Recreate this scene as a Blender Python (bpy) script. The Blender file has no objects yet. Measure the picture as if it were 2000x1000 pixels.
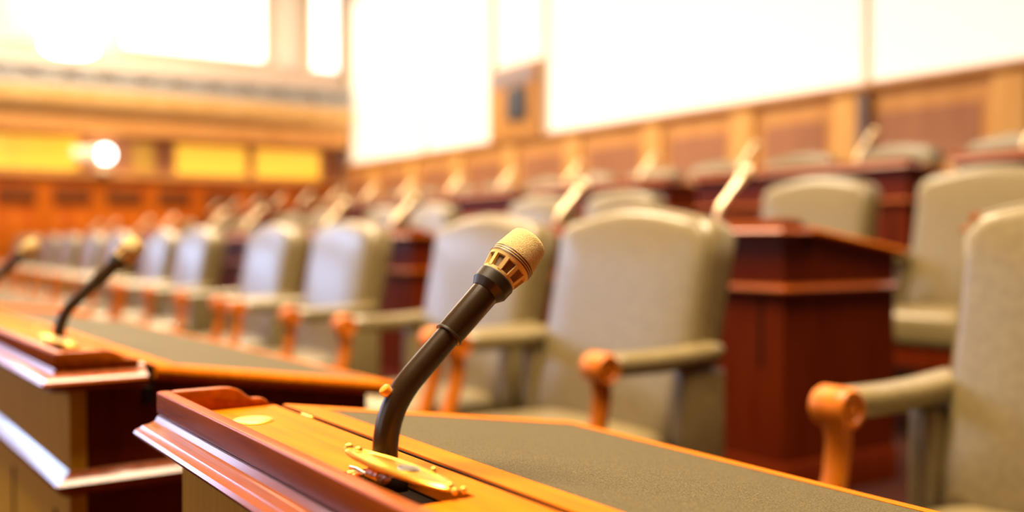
import bpy, bmesh, math, random
from mathutils import Vector, Matrix

random.seed(7)
scene = bpy.context.scene
COL = scene.collection
R = math.radians

# ------------------------------------------------------------------ camera
# chamber axes: X runs from the open centre up through the seating rows, Y runs along the rows
CAM_Z = 0.906
cam_d = bpy.data.cameras.new('camera')
cam = bpy.data.objects.new('camera', cam_d)
COL.objects.link(cam)
cam.location = (0, 0, CAM_Z)
cam.rotation_euler = (R(90 - 0.74), 0, R(-33.77))
cam_d.sensor_width = 36.0
cam_d.lens = 35.0
cam_d.clip_start = 0.02
cam_d.clip_end = 200
cam_d.dof.use_dof = True
cam_d.dof.focus_distance = 0.735
cam_d.dof.aperture_fstop = 2.5
scene.camera = cam

# ------------------------------------------------------------------ world, exposure
world = bpy.data.worlds.new('world')
scene.world = world
world.use_nodes = True
wb = world.node_tree.nodes['Background']
wb.inputs[0].default_value = (0.75, 0.85, 1.0, 1)
wb.inputs[1].default_value = 0.3
scene.view_settings.view_transform = 'Standard'
scene.view_settings.look = 'None'
scene.view_settings.gamma = 1.0
scene.view_settings.use_curve_mapping = False
scene.view_settings.exposure = 0.0
scene.cycles.use_denoising = True
scene.cycles.max_bounces = 8
scene.cycles.sample_clamp_indirect = 6.0

ROOM_X0, ROOM_X1 = -6.5, 7.0
ROOM_Y0, ROOM_Y1 = -6.0, 15.5
CEIL = 6.0


def area(name, loc, rot, sx, sy, power, color, spread=180):
    l = bpy.data.lights.new(name, 'AREA')
    l.shape = 'RECTANGLE'
    l.size, l.size_y = sx, sy
    l.energy = power
    l.color = color
    o = bpy.data.objects.new(name, l)
    COL.objects.link(o)
    o.location = loc
    o.rotation_euler = rot
    l.spread = R(spread)
    return o


# daylight of the tall windows in the wall behind the camera (they face +X)
area('daylight_window_light', (ROOM_X0 + 0.12, 2.6, 3.1), (0, R(-90), 0), 3.2, 5.0, 45, (0.88, 0.93, 1.0))
area('daylight_window_light', (ROOM_X0 + 0.12, 10.2, 3.1), (0, R(-90), 0), 3.2, 7.0, 120, (0.84, 0.90, 1.0))
# daylight of the window at the far end of the open floor (it faces -Y)
area('end_window_light', (-3.2, ROOM_Y1 - 0.16, 3.2), (R(-90), 0, 0), 4.6, 2.8, 480, (0.42, 0.61, 1.0))
# warm laylights in the ceiling
LAYLIGHTS = ((0.4, 1.2, 640), (2.0, 6.8, 640), (2.4, 12.6, 500))
for lx, ly, pw in LAYLIGHTS:
    area('laylight_light', (lx, ly, CEIL - 0.12), (0, 0, 0), 3.6, 3.0, pw, (1.0, 0.80, 0.54), 120 if ly < 10 else 170)
# daylight through the blinds of the seating-side windows (they face -X)
area('blind_window_light', (ROOM_X1 - 0.10, 5.0, 3.5), (0, R(90), 0), 2.4, 8.4, 20, (1.0, 0.88, 0.70))

# ------------------------------------------------------------------ materials


def mat(name, base, rough=0.5, metal=0.0, coat=0.0, coat_rough=0.1, spec=0.5, emit=None, estr=0.0, sheen=0.0):
    m = bpy.data.materials.new(name)
    m.use_nodes = True
    b = m.node_tree.nodes['Principled BSDF']
    b.inputs['Base Color'].default_value = (*base, 1)
    b.inputs['Roughness'].default_value = rough
    b.inputs['Metallic'].default_value = metal
    b.inputs['Coat Weight'].default_value = coat
    b.inputs['Coat Roughness'].default_value = coat_rough
    b.inputs['Specular IOR Level'].default_value = spec
    b.inputs['Sheen Weight'].default_value = sheen
    if emit:
        b.inputs['Emission Color'].default_value = (*emit, 1)
        b.inputs['Emission Strength'].default_value = estr
    return m


def ramp_color(m, scale, c0, c1, lo=0.35, hi=0.65, kind='NOISE', detail=4.0, stretch=(1, 1, 1), bump=0.0, bump_dist=0.001, rough_var=None):
    nt = m.node_tree
    b = nt.nodes['Principled BSDF']
    tc = nt.nodes.new('ShaderNodeTexCoord')
    mp = nt.nodes.new('ShaderNodeMapping')
    mp.inputs['Scale'].default_value = stretch
    nt.links.new(tc.outputs['Object'], mp.inputs['Vector'])
    if kind == 'NOISE':
        t = nt.nodes.new('ShaderNodeTexNoise')
        t.inputs['Scale'].default_value = scale
        t.inputs['Detail'].default_value = detail
        out = t.outputs['Fac']
    else:
        t = nt.nodes.new('ShaderNodeTexVoronoi')
        t.inputs['Scale'].default_value = scale
        out = t.outputs['Distance']
    nt.links.new(mp.outputs['Vector'], t.inputs['Vector'])
    r = nt.nodes.new('ShaderNodeValToRGB')
    r.color_ramp.elements[0].position = lo
    r.color_ramp.elements[1].position = hi
    r.color_ramp.elements[0].color = (*c0, 1)
    r.color_ramp.elements[1].color = (*c1, 1)
    nt.links.new(out, r.inputs['Fac'])
    nt.links.new(r.outputs['Color'], b.inputs['Base Color'])
    if bump:
        bn = nt.nodes.new('ShaderNodeBump')
        bn.inputs['Strength'].default_value = bump
        bn.inputs['Distance'].default_value = bump_dist
        nt.links.new(out, bn.inputs['Height'])
        nt.links.new(bn.outputs['Normal'], b.inputs['Normal'])
    if rough_var:
        mr = nt.nodes.new('ShaderNodeMapRange')
        mr.inputs['To Min'].default_value = rough_var[0]
        mr.inputs['To Max'].default_value = rough_var[1]
        nt.links.new(out, mr.inputs['Value'])
        nt.links.new(mr.outputs['Result'], b.inputs['Roughness'])
    return m


M = {}
# honey-toned varnished wood of the desk tops, grain running along the desk (Y)
M['top_wood'] = ramp_color(mat('varnished_honey_wood', (0.6, 0.16, 0.01), 0.5, coat=0.0, spec=0.04), 9,
                           (0.42, 0.092, 0.0004), (0.54, 0.138, 0.0008), 0.3, 0.7, stretch=(9, 0.7, 9), detail=6, rough_var=(0.45, 0.55))
M['rail_wood'] = ramp_color(mat('mahogany_rail_wood', (0.3, 0.06, 0.01), 0.27, spec=0.10), 10,
                            (0.20, 0.036, 0.0008), (0.31, 0.062, 0.0012), 0.3, 0.7, stretch=(9, 0.7, 9), detail=6)
M['moulding_wood'] = ramp_color(mat('glossy_mahogany_moulding', (0.3, 0.06, 0.01), 0.3, coat=0.7, coat_rough=0.12, spec=0.2), 10,
                                (0.20, 0.036, 0.0008), (0.31, 0.062, 0.0012), 0.3, 0.7, stretch=(9, 0.7, 9), detail=6)
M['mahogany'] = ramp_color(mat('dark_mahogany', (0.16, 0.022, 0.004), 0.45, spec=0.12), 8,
                           (0.085, 0.0075, 0.0003), (0.13, 0.016, 0.0006), 0.3, 0.7, stretch=(6, 6, 0.7), detail=6)  # dark panel wood; the shade of the end faces deepens its colour
M['ochre'] = ramp_color(mat('ochre_front_panel', (0.36, 0.2, 0.03), 0.55, spec=0.2), 14,
                        (0.50, 0.27, 0.008), (0.58, 0.32, 0.012), 0.35, 0.65, stretch=(5, 5, 0.8))
M['pad'] = ramp_color(mat('grey_olive_desk_leather', (0.2, 0.17, 0.1), 0.62, spec=0.1), 800,
                      (0.045, 0.033, 0.012), (0.125, 0.096, 0.044), 0.42, 0.68, detail=2, bump=0.35, bump_dist=0.0006)
M['leather'] = ramp_color(mat('olive_grey_leather', (0.3, 0.28, 0.19), 0.38, spec=0.5, coat=0.5, coat_rough=0.24), 60,
                          (0.158, 0.113, 0.042), (0.194, 0.143, 0.056), 0.35, 0.65, bump=0.08, bump_dist=0.002)
M['chair_wood'] = ramp_color(mat('chair_orange_wood', (0.5, 0.14, 0.02), 0.35, spec=0.25), 12,
                             (0.46, 0.10, 0.003), (0.60, 0.165, 0.006), stretch=(4, 4, 1))
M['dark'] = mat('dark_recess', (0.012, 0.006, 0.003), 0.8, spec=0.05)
M['brass'] = ramp_color(mat('polished_brass', (0.9, 0.56, 0.12), 0.36, metal=1.0), 40, (0.85, 0.46, 0.05), (0.95, 0.60, 0.10), bump=0.12, bump_dist=0.001)
M['steel'] = mat('spring_steel', (0.55, 0.5, 0.42), 0.28, metal=1.0)
M['tube'] = ramp_color(mat('dark_bronze_tube', (0.03, 0.017, 0.008), 0.3, spec=0.4), 120,
                       (0.024, 0.013, 0.0045), (0.026, 0.014, 0.005), rough_var=(0.22, 0.24))
M['collar'] = mat('matt_black_collar', (0.024, 0.015, 0.006), 0.36, spec=0.35)
M['cage'] = mat('beige_cage_plastic', (0.58, 0.39, 0.13), 0.45)
M['foam'] = ramp_color(mat('sandy_grille_foam', (0.6, 0.4, 0.16), 0.8), 1500, (0.34, 0.215, 0.06), (0.68, 0.48, 0.18), 0.3, 0.6, detail=3, bump=0.9, bump_dist=0.0012)
M['pale_foam'] = ramp_color(mat('cream_grille_foam', (0.9, 0.75, 0.5), 0.7), 1500, (0.80, 0.62, 0.36), (0.93, 0.80, 0.55))  # bright tip of the lit grille put into the colour
M['ring'] = mat('maroon_ring', (0.05, 0.008, 0.008), 0.4)
M['mesh_core'] = mat('brown_cage_core', (0.16, 0.09, 0.03), 0.7)
M['knob'] = mat('amber_switch_knob', (0.75, 0.25, 0.01), 0.3, coat=0.4)
M['pale_tube'] = mat('pale_champagne_metal_tube', (0.82, 0.66, 0.44), 0.48, metal=1.0)  # lit copy of the dark tube, bleaching glare put into its colour
M['carpet'] = ramp_color(mat('dark_red_carpet', (0.03, 0.008, 0.005), 0.95, spec=0.1), 200, (0.022, 0.006, 0.004), (0.04, 0.010, 0.006), bump=0.3)
M['wain'] = ramp_color(mat('honey_wainscot_wood', (0.6, 0.26, 0.08), 0.45, spec=0.15), 4,
                       (0.72, 0.34, 0.09), (0.82, 0.42, 0.13), stretch=(2, 2, 0.5))  # honey wood, lightened to carry the pale haze in its colour
M['pilaster'] = ramp_color(mat('light_oak_pilaster', (0.75, 0.38, 0.1), 0.45, spec=0.15), 4, (0.80, 0.42, 0.10), (0.88, 0.50, 0.16), stretch=(3, 3, 0.5))
M['recess'] = ramp_color(mat('greyed_walnut_panel', (0.34, 0.15, 0.07), 0.45, spec=0.2), 4, (0.42, 0.18, 0.08), (0.50, 0.22, 0.10), stretch=(2, 2, 0.5))
M['redwood'] = ramp_color(mat('red_orange_wall_wood', (0.6, 0.16, 0.02), 0.45, spec=0.15), 3, (0.47, 0.088, 0.002), (0.62, 0.15, 0.006), stretch=(2, 2, 0.5))
M['darkpanel'] = mat('dark_red_panel', (0.20, 0.05, 0.008), 0.5, spec=0.15)
M['gilt'] = ramp_color(mat('gilded_cornice', (0.85, 0.52, 0.18), 0.45), 6, (0.80, 0.47, 0.14), (0.90, 0.57, 0.22))
M['plaster'] = ramp_color(mat('cream_plaster', (0.86, 0.80, 0.70), 0.8), 3, (0.84, 0.78, 0.68), (0.88, 0.82, 0.73))  # kept pale so the upper walls carry the white fade in their colour
M['peach'] = ramp_color(mat('peach_painted_frieze', (0.86, 0.66, 0.46), 0.7), 3, (0.66, 0.50, 0.40), (0.72, 0.56, 0.46))
M['greystone'] = ramp_color(mat('grey_balustrade_stone', (0.55, 0.50, 0.42), 0.7), 8, (0.44, 0.41, 0.37), (0.50, 0.47, 0.43))
M['slate'] = mat('slate_blue_panel', (0.30, 0.29, 0.28), 0.6)
M['charcoal'] = mat('blue_charcoal_screen', (0.06, 0.075, 0.09), 0.35)
M['casing'] = mat('lilac_grey_casing', (0.42, 0.36, 0.36), 0.5)
M['blind'] = mat('backlit_cream_blind', (0.8, 0.74, 0.62), 0.8, emit=(1.0, 0.90, 0.72), estr=0.88)
M['sky_pane'] = mat('bright_daylight_pane', (0.8, 0.8, 0.8), 0.3, emit=(1.0, 0.98, 0.95), estr=2.2)
M['cool_pane'] = mat('cool_daylight_pane', (0.8, 0.85, 0.9), 0.3, emit=(0.80, 0.89, 1.0), estr=0.6)
M['laylight'] = mat('warm_laylight_glass', (0.9, 0.85, 0.7), 0.4, emit=(1.0, 0.86, 0.6), estr=1.2)
M['amber'] = mat('amber_lit_glass', (0.9, 0.6, 0.1), 0.3, emit=(1.0, 0.52, 0.025), estr=0.88)
M['amber_dim'] = mat('dim_amber_lit_glass', (0.6, 0.35, 0.06), 0.3, emit=(1.0, 0.50, 0.04), estr=0.30)
M['lamp'] = mat('white_lamp_glass', (0.95, 0.95, 0.95), 0.3, emit=(1.0, 0.97, 0.92), estr=9.0)
M['lampshade'] = mat('cream_lit_shade', (0.9, 0.75, 0.5), 0.5, emit=(1.0, 0.78, 0.45), estr=0.8)
M['bracket'] = mat('cream_lamp_bracket', (0.85, 0.66, 0.36), 0.35)
M['frame_dark'] = mat('dark_window_post', (0.16, 0.10, 0.09), 0.5)
M['frame_pale'] = mat('pale_window_frame', (0.86, 0.72, 0.48), 0.5)

# ------------------------------------------------------------------ mesh helpers


class MB:
    def __init__(self):
        self.bm = bmesh.new()

    def box(self, x0, x1, y0, y1, z0, z1, bevel=0.0, seg=2):
        v = [self.bm.verts.new(p) for p in ((x0, y0, z0), (x1, y0, z0), (x1, y1, z0), (x0, y1, z0),
                                            (x0, y0, z1), (x1, y0, z1), (x1, y1, z1), (x0, y1, z1))]
        fs = [self.bm.faces.new([v[i] for i in q]) for q in ((3, 2, 1, 0), (4, 5, 6, 7), (0, 1, 5, 4), (1, 2, 6, 5), (2, 3, 7, 6), (3, 0, 4, 7))]
        if bevel:
            es = list({e for f in fs for e in f.edges})
            bmesh.ops.bevel(self.bm, geom=es, offset=bevel, segments=seg, affect='EDGES', profile=0.5)
        return self

    def prism(self, pts, axis, a0, a1, bevel=0.0, seg=2):
        """polygon pts extruded along axis; for 'Y' pts are (x,z), for 'X' (y,z), for 'Z' (x,y)"""
        def P(p, a):
            return {'Y': (p[0], a, p[1]), 'X': (a, p[0], p[1]), 'Z': (p[0], p[1], a)}[axis]
        va = [self.bm.verts.new(P(p, a0)) for p in pts]
        vb = [self.bm.verts.new(P(p, a1)) for p in pts]
        n = len(pts)
        fs = [self.bm.faces.new(va), self.bm.faces.new(vb[::-1])]
        for i in range(n):
            j = (i + 1) % n
            fs.append(self.bm.faces.new((va[j], va[i], vb[i], vb[j])))
        bmesh.ops.recalc_face_normals(self.bm, faces=fs)
        if bevel:
            es = list({e for f in fs for e in f.edges if e.calc_face_angle(0) > R(25)})
            bmesh.ops.bevel(self.bm, geom=es, offset=bevel, segments=seg, affect='EDGES', profile=0.5)
        return self

    def rings(self, rings, cap=True, closed=True):
        """skin successive loops of points"""
        vs = [[self.bm.verts.new(p) for p in r] for r in rings]
        fs = []
        n = len(vs[0])
        for a, b in zip(vs, vs[1:]):
            for i in range(n if closed else n - 1):
                j = (i + 1) % n
                fs.append(self.bm.faces.new((a[i], a[j], b[j], b[i])))
        if cap:
            fs.append(self.bm.faces.new(vs[0][::-1]))
            fs.append(self.bm.faces.new(vs[-1]))
        bmesh.ops.recalc_face_normals(self.bm, faces=fs)
        return self

    def lathe(self, prof, origin=(0, 0, 0), axis=(0, 0, 1), n=32):
        """prof: (t along axis, radius)"""
        ax = Vector(axis).normalized()
        u = ax.orthogonal().normalized()
        w = ax.cross(u)
        o = Vector(origin)
        rs = []
        for t, r in prof:
            c = o + ax * t
            rs.append([c + (u * math.cos(2 * math.pi * i / n) + w * math.sin(2 * math.pi * i / n)) * max(r, 1e-5) for i in range(n)])
        return self.rings(rs)

    def tube(self, path, r, n=16, radii=None):
        path = [Vector(p) for p in path]
        rs = []
        prev = None
        for i, p in enumerate(path):
            t = (path[min(i + 1, len(path) - 1)] - path[max(i - 1, 0)]).normalized()
            if prev is None:
                u = t.orthogonal().normalized()
            else:
                u = (prev - t * prev.dot(t)).normalized()
            prev = u
            w = t.cross(u)
            rr = radii[i] if radii else r
            rs.append([p + (u * math.cos(2 * math.pi * k / n) + w * math.sin(2 * math.pi * k / n)) * rr for k in range(n)])
        return self.rings(rs)

    def sweep(self, path, prof):
        """mitred sweep of prof [(outward, z)] along open plan path [(x,y)], outward is to the left of travel"""
        pts = [Vector((p[0], p[1])) for p in path]
        offs = []
        for i, p in enumerate(pts):
            ns = []
            if i > 0:
                d = (p - pts[i - 1]).normalized()
                ns.append(Vector((-d.y, d.x)))
            if i < len(pts) - 1:
                d = (pts[i + 1] - p).normalized()
                ns.append(Vector((-d.y, d.x)))
            if len(ns) == 1:
                offs.append(ns[0])
            else:
                m = (ns[0] + ns[1]).normalized()
                offs.append(m / m.dot(ns[0]))
        rs = [[(p.x + o.x * a, p.y + o.y * a, z) for a, z in prof] for p, o in zip(pts, offs)]
        return self.rings(rs)

    def transform(self, mtx):
        bmesh.ops.transform(self.bm, matrix=mtx, verts=self.bm.verts)
        return self

    def build(self, name, material, parent=None, smooth=True, angle=40, label=None):
        me = bpy.data.meshes.new(name)
        self.bm.to_mesh(me)
        self.bm.free()
        if smooth:
            me.polygons.foreach_set('use_smooth', [True] * len(me.polygons))
            me.set_sharp_from_angle(angle=R(angle))
        me.materials.append(M[material] if isinstance(material, str) else material)
        o = bpy.data.objects.new(name, me)
        COL.objects.link(o)
        if parent:
            o.parent = parent
        if label:
            o['label'] = label
        return o


def empty(name, loc=(0, 0, 0), rz=0.0):
    o = bpy.data.objects.new(name, None)
    COL.objects.link(o)
    o.location = loc
    o.rotation_euler = (0, 0, rz)
    o.empty_display_size = 0.1
    return o


def tag(o, label, cat, group=None):
    o['label'] = label
    o['category'] = cat
    if group:
        o['group'] = group
    return o


def struct(o, label=None):
    o['kind'] = 'structure'
    if label:
        o['label'] = label
    return o


def children_of(o):
    return [c for c in bpy.data.objects if c.parent == o]


def copy_tree(o, parent=None, depth=0, kids=None):
    c = o.copy()
    COL.objects.link(c)
    c.parent = parent
    for ch in kids[o.name] if kids and o.name in kids else []:
        copy_tree(ch, c, depth + 1, kids)
    return c


def kid_map(o):
    m = {}
    def rec(q):
        ks = [c for c in bpy.data.objects if c.parent == q]
        m[q.name] = ks
        for k in ks:
            rec(k)
    rec(o)
    return m


def slab(name, x0, x1, y0, y1, z0, z1, m, parent=None, bevel=0.0, label=None):
    return MB().box(x0, x1, y0, y1, z0, z1, bevel).build(name, m, parent, smooth=bool(bevel), label=label)


# ------------------------------------------------------------------ room shell
ROW_DX = (0.0, 1.87, 3.74)
ROW_DZ = (0.0, 0.20, 0.52)

fl = struct(slab('floor', ROOM_X0, ROOM_X1, ROOM_Y0, ROOM_Y1, -0.1, 0.0, 'carpet'), 'dark red carpeted chamber floor')
t2 = struct(slab('floor_tier', 1.98, ROOM_X1, ROOM_Y0, ROOM_Y1, 0.0, ROW_DZ[1], 'carpet'), 'carpeted step under the second row of desks')
t3 = struct(slab('floor_tier', 3.86, ROOM_X1, ROOM_Y0, ROOM_Y1, ROW_DZ[1], ROW_DZ[2], 'carpet'), 'carpeted step under the third row of desks')
struct(slab('ceiling', ROOM_X0, ROOM_X1, ROOM_Y0, ROOM_Y1, CEIL, CEIL + 0.15, 'wain'), 'honey wood ceiling')
for lx, ly, pw in LAYLIGHTS:
    f = struct(slab('ceiling_panel', lx - 1.85, lx + 1.85, ly - 1.55, ly + 1.55, CEIL - 0.06, CEIL - 0.002, 'frame_pale'), 'framed ceiling laylight surround')
    slab('pane', lx - 1.8, lx + 1.8, ly - 1.5, ly + 1.5, CEIL - 0.09, CEIL - 0.062, 'laylight', f)
struct(slab('wall_front', ROOM_X0, ROOM_X1, ROOM_Y0 - 0.15, ROOM_Y0, -0.1, CEIL, 'mahogany'), 'dark panelled wall behind the camera')

# wall behind the camera's left shoulder with the cool daylight windows
wl = struct(slab('wall_left', ROOM_X0 - 0.15, ROOM_X0, ROOM_Y0, ROOM_Y1, -0.1, CEIL, 'redwood'), 'wood panelled wall across the chamber')
slab('wainscot', ROOM_X0, ROOM_X0 + 0.03, ROOM_Y0, ROOM_Y1, 0.0, 1.4, 'redwood', wl)
for k, (y0, y1) in enumerate(((0.1, 5.1), (6.5, 13.9))):
    w = struct(slab('window_%d' % (5 + k), ROOM_X0, ROOM_X0 + 0.05, y0 - 0.1, y1 + 0.1, 1.4, 4.8, 'frame_pale'), 'tall daylight window across the chamber')
    n = 4
    for i in range(n):
        a = y0 + (y1 - y0) * i / n
        slab('pane', ROOM_X0 + 0.052, ROOM_X0 + 0.07, a + 0.05, a + (y1 - y0) / n - 0.05, 1.5, 4.7, 'cool_pane', w)

# seating-side wall: wainscot, sill, piers and blinds
SILL = 2.20
HEAD = 4.9
FZ = ROW_DZ[2]
wr = struct(slab('wall_right', ROOM_X1, ROOM_X1 + 0.2, ROOM_Y0, ROOM_Y1, -0.1, CEIL, 'plaster'), 'seating-side wall of cream plaster over honey wood wainscot')
slab('wainscot', ROOM_X1 - 0.04, ROOM_X1, ROOM_Y0, ROOM_Y1, FZ, SILL - 0.07, 'wain', wr)
MB().prism([(ROOM_X1, SILL - 0.07), (ROOM_X1 - 0.06, SILL - 0.07), (ROOM_X1 - 0.10, SILL - 0.045), (ROOM_X1 - 0.12, SILL - 0.035), (ROOM_X1 - 0.12, SILL - 0.005), (ROOM_X1, SILL)],
           'Y', ROOM_Y0, ROOM_Y1).build('sill', 'wain', wr)
slab('chair_rail', ROOM_X1 - 0.07, ROOM_X1 - 0.041, ROOM_Y0, ROOM_Y1, 1.28, 1.36, 'wain', wr, bevel=0.008)
slab('skirting', ROOM_X1 - 0.065, ROOM_X1 - 0.041, ROOM_Y0, ROOM_Y1, FZ, FZ + 0.16, 'wain', wr, bevel=0.006)
pil = [-2.2, -1.0, 0.2, 1.3, 2.6, 3.95, 5.35, 6.5, 7.75, 9.1, 10.4, 11.7, 13.0, 14.3]
for a, b in zip(pil, pil[1:] + [15.5]):
    slab('pilaster', ROOM_X1 - 0.085, ROOM_X1 - 0.041, a - 0.13, a + 0.13, 1.37, SILL - 0.075, 'pilaster', wr, bevel=0.006)
    # recessed panel with its raised border
    y0, y1 = a + 0.24, b - 0.24
    if y1 - y0 > 0.3:
        slab('panel', ROOM_X1 - 0.052, ROOM_X1 - 0.041, y0, y1, 1.55, SILL - 0.24, 'recess', wr)
        slab('panel', ROOM_X1 - 0.052, ROOM_X1 - 0.041, y0, y1, 0.78, 1.16, 'recess', wr)


def blind_window(name, y0, y1, posts, label, post_mat):
    w = struct(slab(name, ROOM_X1 - 0.02, ROOM_X1 - 0.001, y0, y1, SILL + 0.002, HEAD, 'frame_pale'), label)
    ys = [y0] + posts + [y1]
    for a, b in zip(ys, ys[1:]):
        slab('pane', ROOM_X1 - 0.04, ROOM_X1 - 0.021, a + 0.03, b - 0.03, SILL + 0.03, HEAD - 0.06, 'blind', w, label='backlit cream blind')
    for p in posts:
        slab("mullion", ROOM_X1 - 0.06, ROOM_X1 - 0.041, p - 0.035, p + 0.035, SILL + 0.003, HEAD, post_mat, w)
    for p in (y0, y1):
        slab('jamb', ROOM_X1 - 0.08, ROOM_X1 - 0.022, p - 0.03, p + 0.03, SILL + 0.003, HEAD, 'frame_pale', w)
    return w


blind_window('window_1', 10.85, 15.15, [12.65], 'tall blind-covered window beside the far corner', 'frame_pale')
blind_window('window_2', 0.6, 9.65, [5.17], 'long blind-covered window above the wainscot', 'frame_pale')
blind_window('window_3', -5.2, -0.4, [-2.8], 'blind-covered window beside the camera end', 'frame_pale')
# dark conduit running down the wainscot at the window post
slab('conduit', ROOM_X1 - 0.125, ROOM_X1 - 0.086, 5.12, 5.22, 1.3, SILL - 0.07, 'frame_dark', wr, bevel=0.01, label='dark vertical conduit')
# wood pier between the windows
slab('pier', ROOM_X1 - 0.14, ROOM_X1, 9.72, 10.78, SILL, 3.10, 'wain', wr, bevel=0.01, label='honey wood pier between the windows')
slab('pier_panel', ROOM_X1 - 0.16, ROOM_X1 - 0.141, 9.78, 10.72, 2.86, 3.06, 'casing', wr, bevel=0.008)
glow_panel = struct(slab('window_4', ROOM_X1 - 0.02, ROOM_X1 - 0.001, 9.72, 10.78, 3.12, HEAD, 'frame_pale'), 'narrow blind-covered window above the wood pier')  # added glow, so the plaster above the pier comes out white
slab('pane', ROOM_X1 - 0.04, ROOM_X1 - 0.021, 9.72, 10.78, 3.14, HEAD - 0.06, 'blind', glow_panel, label='backlit cream blind')
scr = empty('wall_monitor', (ROOM_X1 - 0.141, 10.13, 2.3))
tag(scr, 'small dark monitor mounted on the wood pier between the windows', 'monitor')
MB().box(-0.05, 0.0, -0.2, 0.2, 0.12, 0.52, 0.012).build('housing', 'charcoal', scr)
MB().box(-0.056, -0.051, -0.17, 0.17, 0.15, 0.49).build('screen', 'charcoal', scr)

# ------------------------------------------------------------------ far end wall with the balcony
wbk = struct(slab('wall_back', ROOM_X0, ROOM_X1, ROOM_Y1, ROOM_Y1 + 0.2, -0.1, CEIL, 'plaster'), 'far end wall with wood panelling below a balcony')
E = ROOM_Y1
slab('wainscot', ROOM_X0, ROOM_X1 - 0.13, E - 0.05, E, 0.0, 1.86, 'redwood', wbk)
for k in range(9):
    xx = 0.3 + 0.72 * k
    slab('panel', xx, xx + 0.5, E - 0.075, E - 0.051, 0.75, 1.35, 'redwood', wbk, bevel=0.01)
    slab('panel', xx, xx + 0.5, E - 0.07, E - 0.051, 1.45, 1.72, 'darkpanel', wbk, bevel=0.01)
slab('ledge', ROOM_X0, ROOM_X1 - 0.13, E - 0.12, E - 0.051, 1.86, 1.93, 'wain', wbk, bevel=0.01)
slab('soffit_wall', ROOM_X0, ROOM_X1 - 0.13, E - 0.04, E, 1.93, 2.46, 'recess', wbk)
# balcony: soffit beam, gilded cornice, balustrade
slab('soffit_beam', ROOM_X0, ROOM_X1 - 0.13, E - 0.42, E, 2.47, 2.70, 'wain', wbk, bevel=0.01)
MB().prism([(E, 2.70), (E - 0.44, 2.70), (E - 0.47, 2.76), (E - 0.56, 2.82), (E - 0.60, 2.90), (E - 0.60, 3.0), (E - 0.62, 3.06), (E, 3.06)],
           'X', ROOM_X0, ROOM_X1 - 0.13).build('cornice', 'gilt', wbk, angle=30)
slab('balustrade_base', ROOM_X0, ROOM_X1 - 0.13, E - 0.60, E - 0.44, 3.06, 3.14, 'greystone', wbk, bevel=0.01)
slab('balustrade_rail', ROOM_X0, ROOM_X1 - 0.13, E - 0.61, E - 0.43, 3.30, 3.40, 'greystone', wbk, bevel=0.015)
slab('balustrade_back', ROOM_X0, ROOM_X1 - 0.13, E - 0.50, E - 0.46, 3.14, 3.30, 'greystone', wbk)
x = 1.2
while x < 6.6:
    slab('balustrade_panel', x, x + 0.30, E - 0.585, E - 0.501, 3.15, 3.29, 'slate', wbk, bevel=0.01)
    x += 0.5
slab('frieze', ROOM_X0, ROOM_X1 - 0.13, E - 0.10, E - 0.002, 3.30, 3.72, 'peach', wbk)
for xx in (5.95, 2.0):
    slab('pilaster', xx - 0.18, xx + 0.18, E - 0.14, E - 0.002, 3.72, CEIL - 0.1, 'plaster', wbk, bevel=0.02)


def end_window(name, x0, x1, z0, z1, m, label, y=E - 0.06, bars=0):
    w = struct(slab(name, x0 - 0.04, x1 + 0.04, y, E - 0.002 if y > E - 0.2 else y + 0.03, z0 - 0.04, z1 + 0.04, 'wain' if m != 'sky_pane' else 'frame_pale'), label)
    n = bars + 1
    for i in range(n):
        a = x0 + (x1 - x0) * i / n
        b = x0 + (x1 - x0) * (i + 1) / n
        slab('pane', a + 0.01, b - 0.01, y - 0.02, y - 0.001, z0, z1, m, w)
    return w


end_window('window_9', -5.5, -0.9, 1.8, 4.6, 'cool_pane', 'tall cool daylight window at the far end of the open floor', y=E - 0.13, bars=3)
end_window('window_10', 3.40, 5.55, 3.80, 5.4, 'sky_pane', 'bright upper window over the balcony', y=E - 0.12, bars=1)
end_window('window_11', 6.35, 6.80, 3.75, 5.4, 'sky_pane', 'narrow bright upper window in the far corner', y=E - 0.12)
end_window('window_12', 1.10, 2.80, 1.97, 2.42, 'amber', 'amber-lit opening under the balcony, the widest', bars=1)
end_window('window_13', 3.55, 3.85, 1.99, 2.38, 'amber_dim', 'dim amber-lit opening under the balcony, the narrowest')
end_window('window_14', 4.17, 5.26, 1.97, 2.40, 'amber', 'amber-lit opening under the balcony, in the middle')
end_window('window_15', 5.41, 6.50, 1.97, 2.40, 'amber', 'amber-lit opening under the balcony, beside the far corner')

# wall sconce, white globe on a cream arm
sc = tag(empty('wall_sconce', (3.12, E - 0.12, 1.93)), 'white globe wall lamp under the balcony on the far wall', 'lamp')
MB().lathe([(0.0, 0.09), (0.02, 0.10), (0.04, 0.06), (0.07, 0.05)], (0, -0.02, 0)).build('base', 'bracket', sc)
MB().tube([(0, -0.02, 0.05), (0, -0.05, 0.10), (0, -0.06, 0.14)], 0.02).build('stem', 'bracket', sc)
gl = [(-0.115 * math.cos(math.pi * i / 12), 0.115 * math.sin(math.pi * i / 12)) for i in range(13)]
MB().lathe([(0.17 + t, r) for t, r in gl], (0, -0.14, 0.09), n=24).build('globe', 'lamp', sc)
MB().lathe([(0.10, 0.10), (0.12, 0.11), (0.42, 0.075), (0.44, 0.06)], (0, -0.14, 0.26), (-1, 0, 0), 24).build('shade', 'lampshade', sc)
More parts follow.
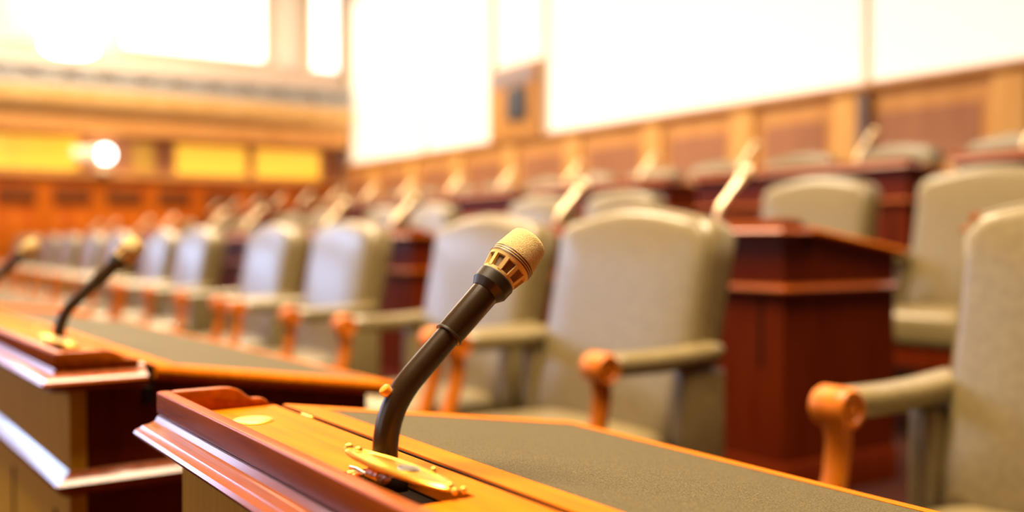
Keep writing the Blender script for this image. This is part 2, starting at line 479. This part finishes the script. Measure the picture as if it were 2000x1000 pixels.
# pendant lamp: two stacked opal drums on a rod
pd = tag(empty('pendant_lamp', (1.95, 11.2, 2.88)), 'white two-tier drum pendant lamp hanging by the balcony', 'lamp')
MB().lathe([(0.0, 0.20), (0.04, 0.26), (0.26, 0.26)], n=32).build('lower_drum', 'lamp', pd)
MB().lathe([(0.27, 0.38), (0.30, 0.40), (0.62, 0.40), (0.66, 0.30)], n=32).build('upper_drum', 'lamp', pd)
MB().lathe([(0.66, 0.02), (3.11, 0.02)], n=12).build('rod', 'frame_pale', pd)

# ------------------------------------------------------------------ desks
DX = 0.45        # desk-local x = a - DX


def P2(pts):
    return [(a - DX, z) for a, z in pts]


def lidz(a):     # top of the sloping lid
    return 0.7515 + (0.700 - 0.7515) * (a - 0.346) / (0.695 - 0.346)


MIC_A = 0.299
MIC_OFF = (0.31, 1.12)


def make_desk(name, L, front_mat, holes, belt_z=0.0, ext=0.0):
    t = empty(name)
    g = t
    # carcass panels
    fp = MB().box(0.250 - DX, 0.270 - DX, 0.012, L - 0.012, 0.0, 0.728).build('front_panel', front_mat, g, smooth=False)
    for k in range(int(L / 0.3)):
        yy = 0.085 + k * 0.3
        MB().box(0.2485 - DX, 0.2501 - DX, yy, yy + 0.012, 0.36, 0.560).build('vent_slot', 'dark', fp, smooth=False)
    for y0, y1 in ((0.012, 0.036), (L - 0.036, L - 0.012)):
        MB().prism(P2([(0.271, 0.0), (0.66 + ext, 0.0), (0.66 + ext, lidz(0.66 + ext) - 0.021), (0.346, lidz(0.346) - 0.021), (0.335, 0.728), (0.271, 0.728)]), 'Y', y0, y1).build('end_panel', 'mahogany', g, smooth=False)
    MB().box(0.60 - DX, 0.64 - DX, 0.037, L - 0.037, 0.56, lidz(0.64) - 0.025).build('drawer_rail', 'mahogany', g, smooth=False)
    # lower belt moulding and plinth wrapping front and ends
    belt = [(o, z + belt_z) for o, z in ((0.0, 0.594), (0.006, 0.594), (0.016, 0.602), (0.018, 0.610), (0.012, 0.616), (0.006, 0.620), (0.0, 0.624))]
    path = [(0.66 + ext - DX, L - 0.0115), (0.2495 - DX, L - 0.0115), (0.2495 - DX, 0.0115), (0.66 + ext - DX, 0.0115)]
    path = path[::-1]
    MB().sweep(path, belt).build('belt_moulding', 'moulding_wood', g, angle=30)
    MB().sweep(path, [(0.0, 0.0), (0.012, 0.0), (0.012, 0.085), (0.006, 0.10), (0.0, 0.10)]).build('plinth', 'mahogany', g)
    # cornice moulding below the gallery
    cor = [(0.0, 0.7245), (0.008, 0.7245), (0.010, 0.7285), (0.017, 0.730), (0.0200, 0.7325), (0.0210, 0.7350), (0.0195, 0.7380),
           (0.0155, 0.7405), (0.0145, 0.7420), (0.010, 0.7435), (0.0060, 0.7465), (0.004, 0.7510), (0.0, 0.754)]
    path = [(0.338 - DX, 0.006), (0.235 - DX, 0.006), (0.235 - DX, L - 0.006), (0.338 - DX, L - 0.006)]
    MB().sweep(path, [(a, z) for a, z in cor]).build('cornice_moulding', 'moulding_wood', g, angle=28)
    # gallery rail round the shelf
    MB().box(0.2305 - DX, 0.2425 - DX, 0.0, L, 0.7525, 0.7728, 0.0022, 3).build('gallery_rail', 'rail_wood', g, angle=50)
    end = [(0.243, 0.7525), (0.243, 0.7728), (0.288, 0.7728), (0.296, 0.7720), (0.303, 0.7695), (0.308, 0.7655), (0.3115, 0.7625), (0.316, 0.7605),
           (0.322, 0.7605), (0.327, 0.7595), (0.330, 0.757), (0.332, 0.7525)]
    for y0, y1 in ((0.0, 0.011), (L - 0.011, L)):
        MB().prism(P2(end), 'Y', y0, y1, 0.0016, 2).build('gallery_end', 'rail_wood', g, angle=50)
    # shelf board with a rectangular opening at every microphone
    sh = MB()
    x0, x1 = 0.2428 - DX, 0.3375 - DX
    hx0, hx1 = MIC_A - 0.027 - DX, MIC_A + 0.017 - DX
    y = 0.0112
    for h in holes:
        sh.box(x0, x1, y, h - 0.088, 0.7405, 0.7525)
        sh.box(x0, hx0, h - 0.088, h + 0.017, 0.7405, 0.7525)
        sh.box(hx1, x1, h - 0.088, h + 0.017, 0.7405, 0.7525)
        y = h + 0.017
    sh.box(x0, x1, y, L - 0.0112, 0.7405, 0.7525)
    shelf = sh.build('shelf_board', 'top_wood', g, smooth=False)
    for h in holes:
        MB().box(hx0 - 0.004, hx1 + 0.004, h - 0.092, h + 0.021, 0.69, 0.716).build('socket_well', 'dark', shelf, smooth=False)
    MB().box(0.3376 - DX, 0.349 - DX, 0.0, L, 0.700, 0.722).box(0.3474 - DX, 0.349 - DX, 0.0, L, 0.7221, 0.7490).build('pen_groove', 'dark', g, smooth=False)  # dark floor and far-wall strip paint the shade of a wood-walled groove
    for yy in (L - 0.075, L * 0.5, 0.075):
        MB().lathe([(-0.012, 0.0012), (-0.011, 0.0022), (0.011, 0.0022), (0.012, 0.0012)], (0.3432 - DX, yy, 0.7500), (0, 1, 0), 12).build('hinge_pin', 'brass', g)
    MB().lathe([(0, 0.0175), (0.0008, 0.0175), (0.0016, 0.0165), (0.0018, 0.012), (0.0012, 0.0)], (0.291 - DX, L - 0.083, 0.7526), n=40).build('inkwell_cover', 'brass', g)
    # sloping lid: four border boards and a leather pad let into them
    def slope(a0, a1, y0, y1, up, nm, m, bev=0.0, th=0.021):
        return MB().prism(P2([(a0, lidz(a0) - th), (a1, lidz(a1) - th), (a1, lidz(a1) + up), (a0, lidz(a0) + up)]), 'Y', y0, y1, bev).build(nm, m, g, angle=35)
    A1 = 0.695 + ext
    slope(0.3491, 0.385, 0.0, L, 0, 'lid_border', 'top_wood', 0.0015)
    slope(A1 - 0.0168, A1, 0.0, L, 0, 'lid_border', 'top_wood')
    slope(0.3852, A1 - 0.017, 0.0, 0.026, 0, 'lid_border', 'top_wood')
    slope(0.3852, A1 - 0.017, L - 0.026, L, 0, 'lid_border', 'top_wood')
    slope(0.3852, A1 - 0.017, 0.0262, L - 0.0262, -0.0006, 'writing_pad', 'pad')
    # rounded nosing along both ends and the sitter's edge
    rn = 0.0095
    for p, q in (((0.350, 0.0), (A1, 0.0)), ((A1, 0.0), (A1, L)), ((A1, L), (0.350, L))):
        MB().tube([(p[0] - DX, p[1], lidz(p[0]) - rn), (q[0] - DX, q[1], lidz(q[0]) - rn)], rn, 16).build('nosing', 'top_wood', g)
    return t


ORD = ['first', 'second', 'third', 'fourth', 'fifth', 'sixth', 'seventh', 'eighth', 'ninth', 'tenth', 'eleventh', 'twelfth', 'thirteenth', 'fourteenth', 'fifteenth', 'sixteenth', 'seventeenth', 'eighteenth', 'nineteenth', 'twentieth']
ROWN = ['front', 'middle', 'rear']
ROW_DESKS = (
    dict(L=1.44, P=1.84, y0=-0.52, n=7, front='ochre'),
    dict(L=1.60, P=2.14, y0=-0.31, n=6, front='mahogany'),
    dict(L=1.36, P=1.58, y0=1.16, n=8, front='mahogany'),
)
mic_spots = [[], [], []]
for r, q in enumerate(ROW_DESKS):
    offs = (0.31, 1.12) if r == 0 else (0.31, 1.12) if r == 1 else (0.32, 1.08)
    proto = make_desk('chamber_desk', q['L'], q['front'], offs, 0.0 if r == 0 else -0.032, 0.0 if r == 0 else 0.08)
    kids = kid_map(proto)
    for i in range(q['n']):
        o = proto if i == 0 else copy_tree(proto, None, 0, kids)
        y0 = q['y0'] + i * q['P']
        o.location = (DX + ROW_DX[r], y0, ROW_DZ[r])
        rz = 0.0
        if r == 0 and i == 1:                 # the front row bends a little from the second desk on
            rz = R(2.2)
            o.location.x -= 0.022
        elif r == 0 and i > 1:
            rz = R(1.0)
            o.location.x -= 0.10 + 0.03 * (i - 2)
        o.rotation_euler = (0, 0, rz)
        if r == 0:
            lab = ['wooden desk with gallery rail and olive leather pad, under the sharp microphone',
                   'second front-row desk, dark end panel and ochre front, two microphones'][i] if i < 2 else \
                '%s desk along the front row counted from the sharp microphone' % ORD[i]
        else:
            lab = '%s mahogany desk of the %s row counted from the near end' % (ORD[i], ROWN[r])
        tag(o, lab, 'desk', '%s row of wooden desks' % ROWN[r])
        for f in offs:
            v = Matrix.Rotation(rz, 3, 'Z') @ Vector((MIC_A - DX, f, 0)) + Vector(o.location)
            mic_spots[r].append((v.x, v.y, rz))

# ------------------------------------------------------------------ microphones


def make_mic(tube_m, collar_m, foam_m='foam'):
    t = empty('microphone')
    H = 0.0425                      # corner height above the shelf
    dirv = Vector((0.1152, 0, 0.110)).normalized()
    corner = Vector((0, 0, H))
    # stem: foot in the opening, vertical run, bend, straight run
    path = [Vector((0, 0, -0.012)), Vector((0, 0, 0.004))]
    rad = 0.030
    p0 = corner - Vector((0, 0, rad))
    p1 = corner + dirv * rad
    path.append(p0 - Vector((0, 0, 0.004)))
    for i in range(11):
        u = i / 10
        path.append(p0 * (1 - u) ** 2 + corner * 2 * u * (1 - u) + p1 * u * u)
    path.append(corner + dirv * 0.050)
    path.append(corner + dirv * 0.070)
    st = MB().tube(path, 0.0088, 28).build('stem', tube_m, t)
    MB().box(-0.010, 0.012, -0.011, 0.013, -0.0125, -0.0015, 0.001).build('socket_block', 'collar', t)
    # switch on the outside of the bend
    nrm = Vector((-dirv.z, 0, dirv.x))
    kp = corner + dirv * 0.009 - nrm * 0.0035
    MB().lathe([(0.0, 0.0036), (0.0095, 0.0034)], kp, nrm, 16).build('switch_collar', 'ring', t)
    MB().lathe([(0.0096, 0.0036), (0.0135, 0.0042), (0.0145, 0.0036), (0.0148, 0.001)], kp, nrm, 16).build('switch_knob', 'knob', t)
    # sleeve, collar
    MB().lathe([(0.0668, 0.0090), (0.0672, 0.0100), (0.069, 0.0102), (0.1085, 0.0105), (0.109, 0.0100)], corner, dirv, 36).build('sleeve', tube_m, t)
    MB().lathe([(0.0672, 0.0103), (0.0676, 0.01065), (0.0688, 0.01065), (0.0692, 0.0103)], corner, dirv, 36).build('joint_ring', 'collar', t)
    MB().lathe([(0.1085, 0.0098), (0.109, 0.0108), (0.1145, 0.0142), (0.1225, 0.0146), (0.1235, 0.0140), (0.1235, 0.0120)], corner, dirv, 40).build('collar', collar_m, t, angle=25)
    # cage: lower band, ribs, upper band round a dark core
    cg = MB().lathe([(0.1232, 0.0110), (0.1232, 0.0134), (0.1258, 0.0139), (0.1258, 0.0112)], corner, dirv, 40).build('cage', 'cage', t, angle=25)
    MB().lathe([(0.1240, 0.0114), (0.1372, 0.0142)], corner, dirv, 32).build('cage_core', 'mesh_core', cg)
    MB().lathe([(0.1352, 0.0135), (0.1352, 0.01615), (0.1375, 0.0170), (0.1375, 0.0140)], corner, dirv, 40).build('cage_band', 'cage', cg, angle=25)
    u = dirv.orthogonal().normalized()
    w = dirv.cross(u)
    N = 10
    for k in range(N):
        th = 2 * math.pi * (k + 0.35) / N
        er = u * math.cos(th) + w * math.sin(th)
        et = w * math.cos(th) - u * math.sin(th)
        b = MB()
        rs = []
        for tt, r0, r1 in ((0.1252, 0.0108, 0.0140), (0.1356, 0.0134, 0.0164)):
            c = corner + dirv * tt
            hw = 0.00145
            rs.append([c + er * r0 - et * hw, c + er * r1 - et * hw, c + er * r1 + et * hw, c + er * r0 + et * hw])
        b.rings(rs)
        b.build('cage_rib', 'cage', cg, smooth=False)
    # bands and grille head
    for a in (0.1384, 0.1402, 0.1420):
        MB().lathe([(a - 0.0004, 0.0165), (a - 0.0004, 0.01745), (a + 0.0004, 0.01745), (a + 0.0004, 0.0165)], corner, dirv, 48).build('band', 'ring', t)
    MB().lathe([(0.1375, 0.0155), (0.1376, 0.0172), (0.1425, 0.0173), (0.1426, 0.0155)], corner, dirv, 48).build('band_seat', 'cage', t)
    MB().lathe([(0.1420, 0.0150), (0.1426, 0.0170), (0.1440, 0.0172), (0.1600, 0.0148), (0.1622, 0.0140), (0.1637, 0.0122), (0.1642, 0.0090), (0.1643, 0.0)], corner, dirv, 48).build('grille', foam_m, t, angle=60)
    # brass cover plate, hinged open over the socket opening
    pl = MB()
    n = 40
    loop = []
    for i in range(n):
        th = 2 * math.pi * i / n
        rx, ry = 0.0155, 0.050
        loop.append((rx * math.copysign(abs(math.cos(th)) ** 0.9, math.cos(th)), ry * math.copysign(abs(math.sin(th)) ** 1.15, math.sin(th))))
    def ring(s, z):
        return [(x * s, y * s, z) for x, y in loop]
    pl.rings([ring(0.95, -0.0016), ring(1.0, -0.0008), ring(1.0, 0.0006), ring(0.95, 0.0019), ring(0.82, 0.0021), ring(0.76, 0.0013), ring(0.5, 0.0022), ring(0.2, 0.0028)])
    mt = Matrix.Translation((-0.009, -0.036, 0.0105)) @ Matrix.Rotation(R(14), 4, 'Z') @ Matrix.Rotation(R(6), 4, 'X') @ Matrix.Rotation(R(6.5), 4, 'Y')
    pl.transform(mt)
    plate = pl.build('cover_plate', 'brass', t, angle=30)
    def bead(p, r, nm='screw'):
        q = mt @ Vector(p)
        MB().lathe([(-r, 0.0), (-r * 0.7, r * 0.7), (0, r), (r * 0.7, r * 0.7), (r, 0.0)], q, (0, 0, 1), 14).build(nm, 'brass', plate)
    bead((0.0, 0.0495, 0.001), 0.0036)
    bead((0.002, 0.042, 0.001), 0.0030)
    bead((0.016, -0.016, 0.002), 0.0026)
    bead((0.0, -0.047, 0.001), 0.0030)
    bead((0.005, -0.054, 0.0005), 0.0024)
    bead((-0.003, -0.0545, 0.0005), 0.0022)
    MB().lathe([(0, 0.0075), (0.0009, 0.0072), (0.0016, 0.005), (0.0018, 0.0)], mt @ Vector((0, -0.010, 0.0022)), mt.to_3x3() @ Vector((0, 0, 1)), 24).build('rosette', 'steel', plate)
    # steel spring beneath the plate
    sp = []
    for i in range(5 * 14 + 1):
        th = 2 * math.pi * i / 14
        sp.append((-0.0155 + 0.0050 * math.cos(th), -0.012 - 0.0034 * i / 14, 0.0040 + 0.0040 * math.sin(th)))
    MB().tube(sp, 0.0011, 8).build('spring', 'steel', t)
    MB().tube([(-0.0155, 0.022, 0.0014), (-0.0155, 0.012, 0.0022), (-0.0155, 0.0, 0.0016), (-0.0155, -0.010, 0.0016)], 0.0012, 8).build('spring_arm', 'steel', t)
    for yy in (0.005, -0.003):
        MB().lathe([(0, 0.0038), (0.0022, 0.0036), (0.003, 0.002), (0.003, 0)], (-0.0215, yy, 0.0001), n=16).build('screw', 'brass', t)
    return t


mp_dark = make_mic('tube', 'collar')
mp_glare = make_mic('pale_tube', 'pale_tube', 'pale_foam')
kd, kp_ = kid_map(mp_dark), kid_map(mp_glare)
used_d = used_p = False
for r in range(3):
    ys = mic_spots[r]
    n = 0
    for i, (mx, y, mrz) in enumerate(ys):
        if r == 0:
            if i == 0:
                continue                      # outside the frame, beside the camera
            if y > 7:
                continue
            o = mp_dark if not used_d else copy_tree(mp_dark, None, 0, kd)
            used_d = True
            lab = {1: 'sharp dark desk microphone with beige grille over an open brass plate',
                   2: 'dark microphone with pale tip rising from the second front-row desk',
                   3: 'dark microphone at the picture edge, behind the second front-row microphone'}.get(
                       i, 'dark microphone, %s along the front row from the camera' % ORD[i - 1])
        else:
            if y < 1.2:
                continue
            o = mp_glare if not used_p else copy_tree(mp_glare, None, 0, kp_)
            used_p = True
            lab = 'pale cream microphone, %s along the %s row from the near end' % (ORD[n], ROWN[r])
        n += 1
        o.location = (mx, y, 0.7525 + ROW_DZ[r])
        o.rotation_euler = (0, 0, mrz)
        if r == 1:
            o.scale = (1.18, 1.18, 1.18)         # middle-row copies scaled up to lift and thicken their glare-bright tips
        tag(o, lab, 'microphone', 'microphones on the %s row of desks' % ROWN[r])

# ------------------------------------------------------------------ armchairs


def back_outline(w, z0, z1):
    """camel-topped upholstered back, seen from the front: (y, z)"""
    pts = []
    hw = w / 2
    n = 20
    # top, from +hw to -hw
    for i in range(n + 1):
        u = 1 - 2 * i / n
        arch = 0.040 * math.cos(u * math.pi / 2 * 0.95) ** 1.3
        corner = 0.030 * max(0.0, (abs(u) - 0.86) / 0.14) ** 2
        pts.append((hw * u, z1 - 0.040 + arch - corner))
    # sides narrow slightly to the foot
    for i in range(1, 8):
        v = i / 8
        pts.append((-hw + 0.006 * v, (z1 - 0.07) * (1 - v) + z0 * v))
    for i in range(7):
        u = -1 + 2 * i / 6
        pts.append((u * (hw - 0.008), z0))
    for i in range(7, 0, -1):
        v = i / 8
        pts.append((hw - 0.006 * v, (z1 - 0.07) * (1 - v) + z0 * v))
    return pts


def make_chair():
    t = empty('armchair')
    Wb, z0, z1 = 0.585, 0.43, 1.005
    out = back_outline(Wb, z0, z1)
    cy, cz = 0.0, (z0 + z1) / 2
    hw, hh = Wb / 2, (z1 - z0) / 2
    def ring(inset, x):
        sy, sz = (hw - inset) / hw, (hh - inset) / hh
        return [(x, cy + (p[0] - cy) * sy, cz + (p[1] - cz) * sz) for p in out]
    th = 0.115
    rs = []
    rs.append(ring(0.10, th / 2))
    for k in range(5):
        a = math.pi / 2 * (1 - k / 4)
        rs.append(ring(0.025 * (1 - math.cos(a)), th / 2 - 0.025 + 0.025 * math.sin(a)))
    for k in range(7):
        a = math.pi / 2 * k / 6
        rs.append(ring(0.045 * (1 - math.cos(a)), -th / 2 + 0.045 - 0.045 * math.sin(a)))
    rs.append(ring(0.09, -th / 2 - 0.005))
    rs.append(ring(0.16, -th / 2 - 0.008))
    rs.append(ring(0.24, -th / 2 - 0.007))
    rec = Matrix.Translation((0.14, 0, z0)) @ Matrix.Rotation(R(11), 4, 'Y') @ Matrix.Translation((0, 0, -z0))
    b = MB().rings(rs).transform(rec).build('backrest', 'leather', t, angle=80)
    # piping round the front edge of the back
    loop = ring(0.014, -th / 2 + 0.016)
    mb = MB().tube(loop[:22 + 6], 0.0055, 8).transform(rec)
    mb.build('piping', 'leather', b)
    # seat cushion
    so = []
    for i in range(40):
        a = 2 * math.pi * i / 40
        c, s = math.cos(a), math.sin(a)
        so.append((0.23 * math.copysign(abs(c) ** 0.35, c) - 0.05, 0.265 * math.copysign(abs(s) ** 0.35, s)))
    def sring(k, z):
        return [((x + 0.05) * k - 0.05, y * k, z) for x, y in so]
    MB().rings([sring(0.94, 0.345), sring(0.985, 0.352), sring(1.0, 0.375), sring(1.0, 0.425), sring(0.985, 0.447), sring(0.94, 0.460), sring(0.8, 0.468), sring(0.5, 0.474), sring(0.2, 0.475)]).build('seat', 'leather', t, angle=80)
    MB().prism([(x * 0.96 - 0.002, y * 0.97) for x, y in so], 'Z', 0.275, 0.344).build('seat_rail', 'mahogany', t)  # dark wood tone stands in for the shade under the seat
    for s in (-1, 1):
        # padded arm
        y = s * 0.300
        secs = []
        for u in (0.0, 0.06, 0.2, 0.4, 0.6, 0.8, 0.94, 1.0):
            xx = -0.115 + 0.32 * u
            k = 1.0 if 0.05 < u < 0.95 else 0.72
            zc = 0.646 + 0.012 * u - 0.006 * math.sin(u * math.pi)
            secs.append([(xx, y + 0.036 * k * math.copysign(abs(math.cos(a)) ** 0.7, math.cos(a)), zc + 0.025 * k * math.copysign(abs(math.sin(a)) ** 0.7, math.sin(a))) for a in [2 * math.pi * i / 20 for i in range(20)]])
        MB().rings(secs).build('armrest', 'leather', t, angle=60)
        # scrolled wooden front of the arm and the curved post
        sp = MB().lathe([(-0.030, 0.0), (-0.030, 0.012), (-0.027, 0.013), (-0.027, 0.020), (-0.032, 0.023), (-0.032, 0.030), (-0.026, 0.034), (0.026, 0.034), (0.032, 0.030), (0.032, 0.023), (0.027, 0.020), (0.027, 0.013), (0.030, 0.012), (0.030, 0.0)],
                        (-0.135, y, 0.641), (0, 1, 0), 24).build('scroll', 'chair_wood', t)
        path = [(-0.136, y, 0.622), (-0.130, y, 0.585), (-0.138, y, 0.53), (-0.162, y, 0.46), (-0.188, y, 0.40), (-0.200, y, 0.345), (-0.204, y, 0.30)]
        MB().tube(path, 0.022, 14, radii=[0.024, 0.021, 0.020, 0.021, 0.023, 0.025, 0.025]).build('arm_post', 'chair_wood', t)
        # upholstered rear support under the arm
        MB().box(0.085, 0.215, y - 0.026, y + 0.026, 0.30, 0.622, 0.014, 3).build('arm_support', 'leather', t)
        # round brass knob on the outer face of the support
        if s > 0:
            MB().lathe([(0.0, 0.005), (0.004, 0.005), (0.005, 0.012), (0.011, 0.015), (0.016, 0.011), (0.019, 0.0)], (0.13, y + 0.0262, 0.515), (0, 1, 0), 16).build('side_knob', 'brass', t)
        # legs
        for xx, dx in ((-0.215, -0.02), (0.15, 0.05)):
            yy = s * 0.215
            rs = []
            for z, k, f in ((0.0, 0.016, 1.0), (0.1, 0.019, 0.6), (0.274, 0.026, 0.0)):
                cx = xx + dx * f
                rs.append([(cx - k, yy - k, z), (cx + k, yy - k, z), (cx + k, yy + k, z), (cx - k, yy + k, z)])
            MB().rings(rs).build('leg', 'chair_wood', t, smooth=False)
    return t


CH = 1.47
row_ch = [[], [], []]
# the chairs stand in pairs
row_ch[0] = [0.75, 1.94, 2.65, 3.74, 4.55, 5.75, 6.60, 7.75, 8.65, 9.85, 10.75, 11.95, 12.85]
for i in range(6):
    base = 2.11 + 2.12 * i
    row_ch[1] += [base, base + 0.80]
row_ch[1] = [v for v in row_ch[1] if v < 13.4]
row_ch[2] = [2.31 + 0.755 * i for i in range(15)]
chair = make_chair()
kc = kid_map(chair)
first = True
for r in range(3):
    for i, y in enumerate(row_ch[r]):
        o = chair if first else copy_tree(chair, None, 0, kc)
        first = False
        o.location = (CH + ROW_DX[r] + random.uniform(-0.015, 0.015), y + random.uniform(-0.01, 0.01), ROW_DZ[r])
        o.rotation_euler = (0, 0, random.uniform(-0.012, 0.012))
        if r == 0 and i == 0:
            lab = 'olive leather armchair cut off by the picture edge, nearest the camera'
        elif r == 0 and i == 1:
            lab = 'olive-grey leather armchair directly behind the sharp microphone head'
        else:
            lab = 'olive-grey leather armchair, %s along the %s row from the near end' % (ORD[i], ROWN[r])
        tag(o, lab, 'armchair', 'armchairs along the %s row' % ROWN[r])
